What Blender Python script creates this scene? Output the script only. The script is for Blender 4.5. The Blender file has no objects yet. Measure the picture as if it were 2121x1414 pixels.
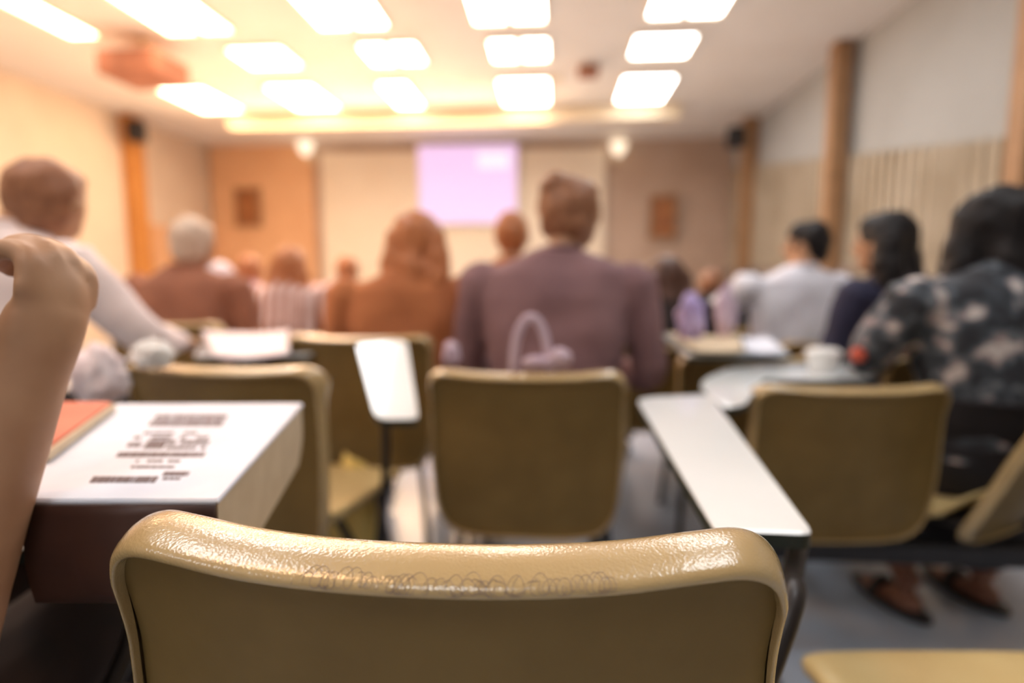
import bpy, bmesh, math, random
from math import sin, cos, pi, tan, atan2, sqrt
from mathutils import Vector, Matrix, noise

random.seed(7)
scn = bpy.context.scene
COL = scn.collection
# ------------------------------------------------------------------ camera
FPX = 1180.0
PITCH = math.atan(137 / FPX); YAW = math.atan(90 / FPX)
CAMZ = 0.975
Fw = Vector((-sin(YAW) * cos(PITCH), cos(YAW) * cos(PITCH), -sin(PITCH)))
Rt = Vector((cos(YAW), sin(YAW), 0.0)); Up = Rt.cross(Fw)
cd = bpy.data.cameras.new('camera'); cam = bpy.data.objects.new('camera', cd); COL.objects.link(cam)
cam.location = (0, 0, CAMZ); cam.rotation_euler = (pi / 2 - PITCH, 0, YAW)
cd.sensor_width = 36; cd.lens = 36 * FPX / 2121; cd.clip_start = 0.02
cd.dof.use_dof = True; cd.dof.focus_distance = 0.392; cd.dof.aperture_fstop = 1.75; cd.dof.aperture_blades = 0
scn.camera = cam

def ray(px, py):
    return Fw + Rt * ((px - 1060.5) / FPX) - Up * ((py - 707) / FPX)
def at(px, py, Y):
    r = ray(px, py); t = Y / r.y
    return Vector((r.x * t, Y, CAMZ + r.z * t))
def atz(px, py, z):
    r = ray(px, py); t = (z - CAMZ) / r.z
    return Vector((r.x * t, r.y * t, z))

# ------------------------------------------------------------------ materials
def lin(c):
    c = c / 255.0
    return c / 12.92 if c <= 0.04045 else ((c + 0.055) / 1.055) ** 2.4
def rgb(r, g, b): return (lin(r), lin(g), lin(b), 1)

def mat(name, col, rough=0.5, col2=None, nscale=8.0, bump=0.0, bscale=60.0, metal=0.0, spec=0.5, vor=False, coat=0.0, sheen=0.0, fac=(0.35, 0.65)):
    m = bpy.data.materials.new(name); m.use_nodes = True
    nt = m.node_tree; b = nt.nodes['Principled BSDF']
    b.inputs['Base Color'].default_value = col; b.inputs['Roughness'].default_value = rough
    b.inputs['Metallic'].default_value = metal; b.inputs['Specular IOR Level'].default_value = spec
    b.inputs['Coat Weight'].default_value = coat; b.inputs['Coat Roughness'].default_value = 0.10
    b.inputs['Sheen Weight'].default_value = sheen
    tc = nt.nodes.new('ShaderNodeTexCoord')
    if col2:
        n = nt.nodes.new('ShaderNodeTexNoise'); n.inputs['Scale'].default_value = nscale; n.inputs['Detail'].default_value = 3
        nt.links.new(tc.outputs['Object'], n.inputs['Vector'])
        r = nt.nodes.new('ShaderNodeValToRGB'); r.color_ramp.elements[0].color = col; r.color_ramp.elements[1].color = col2
        r.color_ramp.elements[0].position = fac[0]; r.color_ramp.elements[1].position = fac[1]
        nt.links.new(n.outputs['Fac'], r.inputs['Fac']); nt.links.new(r.outputs['Color'], b.inputs['Base Color'])
    if bump:
        if vor:
            t = nt.nodes.new('ShaderNodeTexVoronoi'); t.feature = 'SMOOTH_F1'; o = t.outputs['Distance']
        else:
            t = nt.nodes.new('ShaderNodeTexNoise'); t.inputs['Detail'].default_value = 4; o = t.outputs['Fac']
        t.inputs['Scale'].default_value = bscale
        if vor:
            wn = nt.nodes.new('ShaderNodeTexNoise'); wn.inputs['Scale'].default_value = bscale * .7
            mx = nt.nodes.new('ShaderNodeMixRGB'); mx.blend_type = 'ADD'; mx.inputs['Fac'].default_value = 0.002
            nt.links.new(tc.outputs['Object'], wn.inputs['Vector']); nt.links.new(tc.outputs['Object'], mx.inputs['Color1'])
            nt.links.new(wn.outputs['Color'], mx.inputs['Color2']); nt.links.new(mx.outputs['Color'], t.inputs['Vector'])
        else:
            nt.links.new(tc.outputs['Object'], t.inputs['Vector'])
        bp = nt.nodes.new('ShaderNodeBump'); bp.inputs['Strength'].default_value = bump; bp.inputs['Distance'].default_value = 0.002
        nt.links.new(o, bp.inputs['Height']); nt.links.new(bp.outputs['Normal'], b.inputs['Normal'])
        if coat: nt.links.new(bp.outputs['Normal'], b.inputs['Coat Normal'])
    return m

def emat(name, col, strength):
    m = bpy.data.materials.new(name); m.use_nodes = True; nt = m.node_tree
    b = nt.nodes['Principled BSDF']; b.inputs['Base Color'].default_value = (.3, .3, .3, 1)
    b.inputs['Emission Color'].default_value = col; b.inputs['Emission Strength'].default_value = strength
    return m

M = {}
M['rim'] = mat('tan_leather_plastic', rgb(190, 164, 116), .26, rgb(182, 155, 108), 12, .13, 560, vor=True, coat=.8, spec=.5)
M['shell'] = mat('tan_plastic_shell_shaded', rgb(132, 108, 64), .5, rgb(122, 99, 58), 9, .06, 220, spec=.2)  # same tan plastic, darkened to paint in the shade on chair backs
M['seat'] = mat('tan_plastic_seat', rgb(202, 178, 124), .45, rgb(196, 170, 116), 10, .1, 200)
M['frame'] = mat('dark_steel_tube', rgb(46, 42, 42), .4, bump=.05, metal=.4)
M['chrome'] = mat('grey_steel', rgb(150, 150, 155), .3, bump=.03, metal=.8)
M['laminate'] = mat('white_laminate', rgb(242, 248, 250), .10, rgb(238, 244, 246), 5, coat=.4)
M['edge'] = mat('black_green_edge', rgb(34, 44, 40), .4, bump=.05)
M['paper'] = mat('white_paper', rgb(234, 238, 250), .7, rgb(224, 228, 242), 14)
M['paperpink'] = mat('pinkish_paper', rgb(236, 218, 222), .7, rgb(244, 236, 240), 16)
M['pages'] = mat('cream_page_block', rgb(214, 196, 168), .8, rgb(206, 187, 158), 30, .2, 400)
M['brownspine'] = mat('dark_brown_binding', rgb(74, 44, 34), .5, rgb(60, 36, 30), 12)
M['ink'] = mat('faded_ink', rgb(112, 96, 98), .8, rgb(130, 114, 116), 60)
M['red'] = mat('salmon_cover', rgb(226, 120, 92), .5, rgb(216, 110, 84), 12)
M['pen'] = mat('ball_pen_ink', rgb(140, 122, 112), .6, rgb(112, 98, 104), 50)
M['floor'] = mat('grey_terrazzo', rgb(164, 174, 190), .20, rgb(178, 186, 200), 3, .02, 40)
M['ceil'] = mat('ceiling_paint', rgb(232, 224, 214), .9, rgb(228, 219, 208), 2, .05, 30)
M['wall'] = mat('cream_wall_paint', rgb(174, 176, 174), .9, rgb(168, 169, 166), 1.5, .05, 30)
M['wallL'] = mat('flare_warmed_wall', rgb(228, 208, 184), .9, rgb(222, 200, 176), 1.5, .05, 30)  # left wall colour tinted warm to hold the flare glow
M['beam'] = mat('cream_bulkhead', rgb(238, 216, 182), .8, rgb(232, 210, 176), 2)
M['brown'] = mat('taupe_brown_panel', rgb(196, 170, 150), .8, rgb(188, 161, 140), 2, .05, 30)
M['orange'] = mat('flare_warmed_panel', rgb(232, 184, 140), .8, rgb(226, 176, 132), 2, .05, 30)  # brown stage panel painted lighter and more orange for the flare glow
M['stage'] = mat('cream_backdrop', rgb(242, 228, 206), .8, rgb(238, 222, 198), 1.2)
M['wood'] = mat('brown_wood_column', rgb(170, 132, 96), .6, rgb(154, 117, 82), 5, .1, 50)
M['woodL'] = mat('flare_warmed_column', rgb(206, 140, 70), .6, rgb(196, 130, 62), 5, .1, 50)  # column wood with the orange flare glow put into its colour
M['slat'] = mat('beige_wood_slats', rgb(184, 172, 152), .7, rgb(166, 152, 130), 1.6, .1, 60)
M['slatgrey'] = mat('grey_low_dado', rgb(150, 136, 124), .7, rgb(140, 126, 114), 3)
M['picture'] = mat('brown_picture', rgb(170, 110, 62), .5, rgb(140, 84, 48), 5)
M['black'] = mat('black_plastic', rgb(36, 34, 36), .5, bump=.05)
M['skin'] = mat('skin', rgb(190, 146, 112), .5, rgb(174, 128, 96), 12, .1, 120)
M['skindark'] = mat('tan_skin', rgb(150, 104, 84), .55, rgb(136, 92, 74), 12, .1, 120)
M['hairblack'] = mat('black_hair', rgb(18, 14, 15), .55, rgb(30, 24, 24), 40, .5, 120, spec=.3)
M['hairbrown'] = mat('brown_hair', rgb(134, 88, 60), .5, rgb(156, 106, 74), 30, .5, 120)  # dark hair painted a lighter brown, as the flare lifts it
M['hairdark'] = mat('dark_brown_hair', rgb(78, 50, 38), .5, rgb(96, 62, 46), 30, .5, 120)
M['hairflare'] = mat('flare_warmed_hair', rgb(176, 106, 62), .5, rgb(192, 122, 74), 30, .5, 120)  # dark hair with the orange flare glow painted into its colour
M['hairgrey'] = mat('grey_hair', rgb(214, 190, 168), .6, rgb(190, 164, 142), 30, .5, 120)
M['whiteshirt'] = mat('white_shirt_cotton', rgb(236, 224, 224), .85, rgb(226, 212, 212), 6, .3, 30, sheen=.1)
M['coolshirt'] = mat('white_tshirt_cotton', rgb(232, 232, 240), .85, rgb(222, 220, 230), 6, .3, 30, sheen=.1)
M['jacket'] = mat('flare_lifted_jacket', rgb(146, 112, 114), .85, rgb(130, 98, 102), 5, .3, 25)  # dark jacket, its colour lightened and warmed for the flare haze
M['brownshirt'] = mat('russet_brown_shirt', rgb(166, 108, 82), .85, rgb(148, 96, 74), 6, .3, 25)
M['rust'] = mat('rust_blouse', rgb(186, 116, 70), .85, rgb(170, 102, 62), 6, .3, 25)
M['navy'] = mat('navy_cotton', rgb(44, 44, 70), .85, rgb(32, 32, 54), 6, .3, 25)
M['pink'] = mat('pink_cotton', rgb(214, 130, 130), .85, rgb(204, 116, 120), 6, .2, 25)
M['pale'] = mat('pale_pink_cotton', rgb(232, 200, 202), .85, rgb(222, 186, 190), 6, .2, 25)
M['lilac'] = mat('lilac_fabric', rgb(178, 160, 214), .8, rgb(200, 184, 224), 9, .2, 25)
M['lavender'] = mat('pale_lavender_fabric', rgb(206, 186, 198), .8, rgb(192, 170, 190), 14, .4, 40)
M['darkcloth'] = mat('dark_cloth', rgb(34, 30, 34), .85, rgb(26, 24, 28), 6, .3, 25)
M['darkbrown'] = mat('dark_brown_cloth', rgb(56, 38, 32), .85, rgb(34, 26, 26), 7, .3, 18)
M['yellow'] = mat('yellow_bag', rgb(236, 206, 120), .6, rgb(228, 196, 108), 8, .2, 30)
M['cup'] = mat('white_cup', rgb(240, 240, 238), .4, rgb(232, 232, 230), 9)
M['orangered'] = mat('orange_red', rgb(210, 92, 66), .6, rgb(200, 84, 60), 9)

def stripes():
    m = mat('striped_shirt', rgb(236, 214, 206), .85, bump=.2, bscale=25); nt = m.node_tree
    tc = nt.nodes.new('ShaderNodeTexCoord'); w = nt.nodes.new('ShaderNodeTexWave'); w.inputs['Scale'].default_value = 5.5
    w.bands_direction = 'X'; w.inputs['Distortion'].default_value = 1.2
    nt.links.new(tc.outputs['Object'], w.inputs['Vector'])
    r = nt.nodes.new('ShaderNodeValToRGB'); r.color_ramp.elements[0].color = rgb(176, 110, 78); r.color_ramp.elements[1].color = rgb(240, 222, 218)
    r.color_ramp.elements[0].position = .4; r.color_ramp.elements[1].position = .6
    nt.links.new(w.outputs['Fac'], r.inputs['Fac']); nt.links.new(r.outputs['Color'], nt.nodes['Principled BSDF'].inputs['Base Color'])
    return m
M['stripe'] = stripes()
def floral():
    m = mat('floral_blouse', rgb(60, 62, 70), .85, bump=.3, bscale=25); nt = m.node_tree
    tc = nt.nodes.new('ShaderNodeTexCoord'); v = nt.nodes.new('ShaderNodeTexNoise'); v.inputs['Scale'].default_value = 17
    v.inputs['Detail'].default_value = 2
    nt.links.new(tc.outputs['Object'], v.inputs['Vector'])
    r = nt.nodes.new('ShaderNodeValToRGB'); e = r.color_ramp.elements
    e[0].color = rgb(40, 42, 48); e[0].position = .38; e[1].color = rgb(206, 198, 194); e[1].position = .66
    for p, c in ((.50, rgb(64, 70, 78)), (.57, rgb(112, 118, 124)), (.63, rgb(164, 140, 138))):
        n = e.new(p); n.color = c
    nt.links.new(v.outputs['Fac'], r.inputs['Fac']); nt.links.new(r.outputs['Color'], nt.nodes['Principled BSDF'].inputs['Base Color'])
    return m
M['floral'] = floral()

# ------------------------------------------------------------------ object helpers
def tag(o, label=None, cat=None, group=None, kind=None):
    if label: o['label'] = label
    if cat: o['category'] = cat
    if group: o['group'] = group
    if kind: o['kind'] = kind
    return o
def thing(name, label, cat, loc=(0, 0, 0), rz=0, group=None):
    o = bpy.data.objects.new(name, None); o.empty_display_size = .1; COL.objects.link(o)
    o.location = loc; o.rotation_euler = (0, 0, rz)
    return tag(o, label, cat, group)
def link_mesh(name, me, mats, parent=None, smooth=True):
    o = bpy.data.objects.new(name, me); COL.objects.link(o)
    for m in (mats if isinstance(mats, (list, tuple)) else [mats]): me.materials.append(m)
    if smooth:
        me.polygons.foreach_set('use_smooth', [True] * len(me.polygons))
    if parent: o.parent = parent
    return o
def from_bm(name, bm, mats, parent=None, smooth=True, angle=None):
    bmesh.ops.recalc_face_normals(bm, faces=bm.faces)
    me = bpy.data.meshes.new(name); bm.to_mesh(me); bm.free()
    o = link_mesh(name, me, mats, parent, smooth)
    if angle is not None and smooth: me.set_sharp_from_angle(angle=angle)
    return o

def add_box(bm, c, s, rz=0, bev=0.0, mi=0):
    T = Matrix.Translation(c) @ Matrix.Rotation(rz, 4, 'Z') @ Matrix.Diagonal((s[0], s[1], s[2], 1))
    t = bmesh.new(); bmesh.ops.create_cube(t, size=1, matrix=T)
    if bev: bmesh.ops.bevel(t, geom=t.edges[:], offset=bev, segments=2, affect='EDGES', profile=.5)
    for f in t.faces: f.material_index = mi
    merge(bm, t)
def merge(bm, t):
    mp = {}
    for v in t.verts: mp[v] = bm.verts.new(v.co)
    for f in t.faces:
        try:
            nf = bm.faces.new([mp[v] for v in f.verts]); nf.material_index = f.material_index
        except ValueError: pass
    t.free()
def catmull(pts, n=6, closed=False):
    P = [Vector(p) for p in pts]; N = len(P); out = []
    R = range(N) if closed else range(N - 1)
    for i in R:
        if closed: a, b, c, d = P[i - 1], P[i], P[(i + 1) % N], P[(i + 2) % N]
        else: a, b, c, d = P[max(i - 1, 0)], P[i], P[i + 1], P[min(i + 2, N - 1)]
        for k in range(n):
            t = k / n
            out.append(.5 * ((2 * b) + (c - a) * t + (2 * a - 5 * b + 4 * c - d) * t * t + (3 * b - a - 3 * c + d) * t ** 3))
    if not closed: out.append(P[-1].copy())
    return out
def add_tube(bm, pts, rad, seg=10, smooth=0, flat=1.0, caps=True):
    """tube along pts; rad float or list; flat = ratio along the second axis"""
    P = [Vector(p) for p in pts]
    R = list(rad) if isinstance(rad, (list, tuple)) else [rad] * len(P)
    if smooth:
        P4 = catmull([(p.x, p.y, p.z) for p in P], smooth)
        R2 = []
        for i in range(len(R) - 1):
            for k in range(smooth): R2.append(R[i] + (R[i + 1] - R[i]) * k / smooth)
        R2.append(R[-1]); P, R = P4, R2
    ref = Vector((0, 0, 1)); rings = []
    d0 = (P[1] - P[0]).normalized()
    if abs(d0.dot(ref)) > .9: ref = Vector((0, 1, 0))
    u = d0.cross(ref).normalized()
    for i, p in enumerate(P):
        d = (P[min(i + 1, len(P) - 1)] - P[max(i - 1, 0)]).normalized()
        u = (u - d * u.dot(d)).normalized(); w = d.cross(u)
        rings.append([bm.verts.new(p + u * cos(2 * pi * k / seg) * R[i] + w * sin(2 * pi * k / seg) * R[i] * flat) for k in range(seg)])
    for a, b in zip(rings, rings[1:]):
        for k in range(seg): bm.faces.new((a[k], a[(k + 1) % seg], b[(k + 1) % seg], b[k]))
    if caps:
        bm.faces.new(rings[0][::-1]); bm.faces.new(rings[-1])
def add_ell(bm, c, r, mx=None, seg=20, rings=12):
    T = Matrix.Translation(c) @ (mx.to_4x4() if mx else Matrix.Identity(4)) @ Matrix.Diagonal((r[0], r[1], r[2], 1))
    t = bmesh.new(); bmesh.ops.create_uvsphere(t, u_segments=seg, v_segments=rings, radius=1, matrix=T); merge(bm, t)
def add_loft(bm, rings, seg=28, p=2.3):
    """rings of (cx,cy,cz,rx,ry): horizontal superellipse sections"""
    RR = []
    for (cx, cy, cz, rx, ry) in rings:
        L = []
        for k in range(seg):
            a = 2 * pi * k / seg; c, s = cos(a), sin(a)
            L.append(bm.verts.new((cx + rx * math.copysign(abs(c) ** (2 / p), c), cy + ry * math.copysign(abs(s) ** (2 / p), s), cz)))
        RR.append(L)
    for a, b in zip(RR, RR[1:]):
        for k in range(seg): bm.faces.new((a[k], a[(k + 1) % seg], b[(k + 1) % seg], b[k]))
    bm.faces.new(RR[0][::-1]); bm.faces.new(RR[-1])
def organic(name, bm, voxel, m, parent, smooth=4, nz=0.0, nsc=12):
    """fuse overlapping closed shapes into one continuous smooth surface"""
    bmesh.ops.recalc_face_normals(bm, faces=bm.faces)
    me = bpy.data.meshes.new('tmp'); bm.to_mesh(me); bm.free()
    o = bpy.data.objects.new('tmp', me); COL.objects.link(o)
    r = o.modifiers.new('r', 'REMESH'); r.mode = 'VOXEL'; r.voxel_size = voxel
    s = o.modifiers.new('s', 'SMOOTH'); s.iterations = smooth; s.factor = .5
    dg = bpy.context.evaluated_depsgraph_get(); dg.update()
    me2 = bpy.data.meshes.new_from_object(o.evaluated_get(dg))
    bpy.data.objects.remove(o); bpy.data.meshes.remove(me)
    me2.name = name
    if nz:
        n = len(me2.vertices); nr = [0.0] * (3 * n); co = [0.0] * (3 * n)
        me2.vertices.foreach_get('normal', nr); me2.vertices.foreach_get('co', co)
        for i in range(0, 3 * n, 3):
            k = noise.noise(Vector(co[i:i + 3]) * nsc) * nz
            for j in range(3): co[i + j] += nr[i + j] * k
        me2.vertices.foreach_set('co', co); me2.update()
    return link_mesh(name, me2, m, parent)

# ------------------------------------------------------------------ polygon slab
def round_poly(pts, r, n=6):
    out = []; N = len(pts); P = [Vector(p) for p in pts]
    for i in range(N):
        a, b, c = P[i - 1], P[i], P[(i + 1) % N]
        rr = r[i] if isinstance(r, (list, tuple)) else r
        ra = min(rr, (a - b).length * .48, (c - b).length * .48)
        s = b + (a - b).normalized() * ra; e = b + (c - b).normalized() * ra
        for k in range(n + 1):
            t = k / n; out.append(s * (1 - t) ** 2 + b * 2 * t * (1 - t) + e * t * t)
    return out
def slab(name, top, th, mats, parent, r=.03, bev=.002, inv=None):
    """slab under the 3D polygon 'top'; side faces use the second material"""
    if inv is not None: top = [inv @ p for p in top]
    P = round_poly(top, r); bm = bmesh.new()
    n = (P[1] - P[0]); nn = Vector((0, 0, 0))
    for i in range(len(P)): nn += P[i - 1].cross(P[i])
    c = sum(P, Vector()) / len(P)
    A = [bm.verts.new(c + (p - c) * .99) for p in P]; B = [bm.verts.new(p - Vector((0, 0, bev))) for p in P]
    C_ = [bm.verts.new(p - Vector((0, 0, th))) for p in P]
    bm.faces.new(A); f = bm.faces.new(C_[::-1])
    for L1, L2, mi in ((A, B, 0), (B, C_, 1)):
        for k in range(len(P)):
            f = bm.faces.new((L1[k], L1[(k + 1) % len(P)], L2[(k + 1) % len(P)], L2[k])); f.material_index = mi
    return from_bm(name, bm, mats, parent, True, angle=.5)

# ------------------------------------------------------------------ the chair shell
HALF = [(0, .7905), (.06, .7905), (.12, .7915), (.17, .7945), (.203, .794), (.224, .783), (.2335, .762), (.2330, .742), (.2320, .722), (.2322, .69), (.2320, .60), (.226, .48), (.212, .405), (.178, .362), (.12, .349), (.06, .347), (0, .347)]
FULL = HALF + [(-x, z) for (x, z) in HALF[-2:0:-1]]
_c = catmull([(x, 0, z) for x, z in FULL], 24, True)
def resample(P, n):
    L = [0]
    for i in range(len(P)): L.append(L[-1] + (P[(i + 1) % len(P)] - P[i]).length)
    out = []; j = 0
    for k in range(n):
        t = L[-1] * k / n
        while L[j + 1] < t: j += 1
        f = (t - L[j]) / (L[j + 1] - L[j] + 1e-12); out.append(P[j].lerp(P[(j + 1) % len(P)], f))
    return out
NO = 300
OUTL = resample(_c, NO)
ZC = .60
def sm(a, b, x):
    t = max(0, min(1, (x - a) / (b - a))); return t * t * (3 - 2 * t)
def S(u, v, n):
    """shell surface in chair coords (+Y is where the sitter faces); n towards the back"""
    lean = -(v - .42) * .13 - max(0, v - .70) * .10
    y = lean + .76 * u * u * (0.35 + .65 * sm(.42, .75, v)) - n
    return Vector((u, y, v + .05 * n))
def edge_pt(p, t, s=1.0):
    u, v = p.x, p.z
    du, dv = (.0095 / .225), (.016 / .187) if v > ZC else (.010 / .187)
    tz = dv * t if v > ZC else dv * t
    return (u * (1 - du * t) * s, ZC + (v - ZC) * (1 - tz) * s)
LIP = [(1.0, -.0055), (1.0, .0025), (.97, .0045), (.9, .0052), (.75, .0048), (.6, .003), (.47, -.0005), (.35, -.005), (.24, -.0105), (.14, -.0155), (.07, -.0205), (.02, -.0265), (0, -.032), (.02, -.038), (.08, -.043), (.2, -.046)]
def lipn(n, v):
    return n * (.42 + .58 * sm(.70, .765, v)) if n < 0 else n
def backrest_meshes():
    # back panel and front face
    bm = bmesh.new()
    SS = [0.0, .2, .4, .58, .72, .83, .91, .96, .985, 1.0]
    prev = None; ctr = bm.verts.new(S(0, ZC, -.0055))
    for s in SS[1:]:
        ring = []
        for p in OUTL:
            u, v = edge_pt(p, 1.0, s); nd = -.0055 + (-.003 * (1 - sm(.9, 1.0, s)))
            ring.append(bm.verts.new(S(u, v, nd)))
        if prev is None:
            for k in range(NO): bm.faces.new((ctr, ring[k], ring[(k + 1) % NO]))
        else:
            for k in range(NO): bm.faces.new((prev[k], ring[k], ring[(k + 1) % NO], prev[(k + 1) % NO]))
        prev = ring
    prev = None
    for s in SS[::-1][:-1]:
        ring = []
        for p in OUTL:
            u, v = edge_pt(p, .2, s); ring.append(bm.verts.new(S(u, v, lipn(-.046, p.z) * (s ** 2) + -.014 * (1 - s ** 2))))
        if prev:
            for k in range(NO): bm.faces.new((prev[k], prev[(k + 1) % NO], ring[(k + 1) % NO], ring[k]))
        prev = ring
    c2 = bm.verts.new(S(0, ZC, -.014))
    for k in range(NO): bm.faces.new((c2, prev[(k + 1) % NO], prev[k]))
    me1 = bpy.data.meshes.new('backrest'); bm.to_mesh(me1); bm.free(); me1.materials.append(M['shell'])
    bm = bmesh.new(); prev = None
    for (t, n) in LIP:
        ring = []
        for p in OUTL:
            u, v = edge_pt(p, t); ring.append(bm.verts.new(S(u, v, lipn(n, p.z))))
        if prev:
            for k in range(NO): bm.faces.new((prev[k], ring[k], ring[(k + 1) % NO], prev[(k + 1) % NO]))
        prev = ring
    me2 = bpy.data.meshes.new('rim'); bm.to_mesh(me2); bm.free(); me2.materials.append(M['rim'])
    for me in (me1, me2): me.polygons.foreach_set('use_smooth', [True] * len(me.polygons))
    me2.set_sharp_from_angle(angle=1.0)
    return me1, me2
ME_BACK, ME_RIM = backrest_meshes()

def seat_mesh():
    bm = bmesh.new(); half = [(0, .47), (.12, .468), (.19, .455), (.215, .42), (.216, .30), (.205, .15), (.19, .07), (.15, .05), (0, .048)]
    full = half + [(-x, y) for x, y in half[-2:0:-1]]
    P = resample(catmull([(x, y, 0) for x, y in full], 10, True), 96); C0 = Vector((0, .26, 0))
    def zt(p, s):
        return .445 - .018 * (1 - s * s) - .03 * sm(.38, .5, p.y) + .05 * sm(.10, .04, p.y)
    def ring(s, dz):
        L = []
        for p in P:
            q = C0 + (p - C0) * s; L.append(bm.verts.new((q.x, q.y, zt(q, s) + dz)))
        return L
    seq = [(s, 0) for s in (.2, .45, .68, .85, .95)] + [(.985, -.004), (1.0, -.014), (.985, -.026)] + [(s, -.02) for s in (.9, .6, .25)]
    prev = None
    for s, dz in seq:
        r = ring(s, dz)
        if prev:
            for k in range(96): bm.faces.new((prev[k], r[k], r[(k + 1) % 96], prev[(k + 1) % 96]))
        else: bm.faces.new(r)
        prev = r
    bm.faces.new(prev[::-1]); bmesh.ops.recalc_face_normals(bm, faces=bm.faces)
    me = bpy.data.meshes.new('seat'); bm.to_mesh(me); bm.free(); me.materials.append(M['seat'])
    me.polygons.foreach_set('use_smooth', [True] * len(me.polygons)); return me
ME_SEAT = seat_mesh()
def tube_mesh(name, paths, r, m, smooth=5):
    bm = bmesh.new()
    for p in paths: add_tube(bm, p, r, 10, smooth)
    bmesh.ops.recalc_face_normals(bm, faces=bm.faces)
    me = bpy.data.meshes.new(name); bm.to_mesh(me); bm.free(); me.materials.append(m)
    me.polygons.foreach_set('use_smooth', [True] * len(me.polygons)); return me
ME_FRAME = tube_mesh('frame', [[(-.16, .42, .408), (-.16, .06, .408), (-.16, .03, .408)], [(.16, .42, .408), (.16, .06, .408), (.16, .03, .408)], [(-.16, .38, .408), (.16, .38, .408)], [(-.16, .10, .408), (.16, .10, .408)]], .010, M['frame'])
ME_LEGS = [tube_mesh('leg', [[(sx * .16, y0, .405), (sx * .185, y0 + dy * .5, .2), (sx * .20, y0 + dy, .012)]], .011, M['frame']) for sx in (-1, 1) for (y0, dy) in ((.38, .03), (.10, -.06))]
ME_FOOT = [tube_mesh('foot_cap', [[(sx * .2, y, .0), (sx * .199, y, .022)]], .014, M['black'], 2) for sx in (-1, 1) for y in (.41, .04)]
CH = 'tan plastic shell chairs in the audience rows'
def chair(x, y, rz, label, h=1.0, full=True, legs=True):
    c = thing('plastic_chair', label, 'chair', (x, y, 0), math.radians(rz), CH)
    c.scale = (1, 1, h)
    def add(n, me, par):
        o = bpy.data.objects.new(n, me); COL.objects.link(o); o.parent = par; return o
    add('backrest', ME_BACK, c); rim = add('rim', ME_RIM, c); add('seat', ME_SEAT, c); add('frame', ME_FRAME, c)
    for l, f in (zip(ME_LEGS, ME_FOOT) if legs else ()):
        lg = add('leg', l, c); add('foot_cap', f, lg)
    return c
def inv_of(c):
    return (Matrix.Translation(c.location) @ c.rotation_euler.to_matrix().to_4x4() @ Matrix.Diagonal((c.scale.x, c.scale.y, c.scale.z, 1))).inverted()
def tablet(c, pts, r, support=None, th=.018):
    inv = inv_of(c)
    t = slab('writing_tablet', pts, th, [M['laminate'], M['edge']], c, r, inv=inv)
    if support:
        bm = bmesh.new(); add_tube(bm, [inv @ Vector(p) for p in support], .011, 10, 6)
        from_bm('tablet_support', bm, M['frame'], c)
    return t

# ------------------------------------------------------------------ front chair
FC = chair(-.0785, .364, 0, 'tan textured plastic chair back in sharp focus with pen scribbles on its rim')
FC.rotation_euler.z = math.radians(0.2); FC.scale = (1.0, 1, 1.018)
rim0 = [o for o in FC.children if o.name.startswith('rim')][0]
def vtop(u):
    best = None
    for a, b in zip(OUTL, OUTL[1:] + OUTL[:1]):
        if a.z > .7 and b.z > .7 and (a.x - u) * (b.x - u) <= 0 and a.x != b.x:
            return a.z + (b.z - a.z) * (u - a.x) / (b.x - a.x)
    return .785
def lip_surface(u, t, off=.0004):
    for (t1, n1), (t2, n2) in zip(LIP[2:], LIP[3:]):
        if t2 <= t <= t1:
            n = n1 + (n2 - n1) * (t - t1) / (t2 - t1); break
    else: n = .004
    z = ZC + (vtop(u) - ZC) * (1 - .016 / .187 * t)
    return S(u, z, n + off)
bm = bmesh.new(); rnd = random.Random(11)
u = -.066
while u < .112:
    a0 = rnd.uniform(0, 6.28); turns = rnd.uniform(1.0, 2.3); R = rnd.uniform(.003, .0058); tc_ = rnd.uniform(.48, .60)
    drift = rnd.uniform(.004, .012); pts = []
    for k in range(26):
        a = a0 + k / 25 * turns * 2 * pi
        uu = u + drift * k / 25 + R * cos(a) * .8; tt = tc_ + R * sin(a) / .016 * .75
        pts.append(lip_surface(uu, max(.22, min(.92, tt))))
    add_tube(bm, pts, .00013, 5)
    u += rnd.uniform(.005, .013)
for k in range(7):
    u0 = rnd.uniform(-.08, .10); p = [lip_surface(u0 + .006 * i + rnd.uniform(-.001, .001), .56 + .2 * sin(i * 1.7 + k)) for i in range(5)]
    add_tube(bm, p, .00015, 5, 4)
sc_ = from_bm('pen_scribble', bm, M['pen'], rim0); sc_['label'] = 'faint ball-pen scribbles on the rim'
z = .700
tp = [atz(1480, 1096, z), atz(1686, 1104, z), atz(1469, 815, z), atz(1315, 822, z)]
tablet(FC, tp, [.01, .012, .03, .06], [at(1655, 1120, .66), at(1640, 1200, .60), at(1628, 1290, .52), (.12, .47, .415)])

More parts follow.
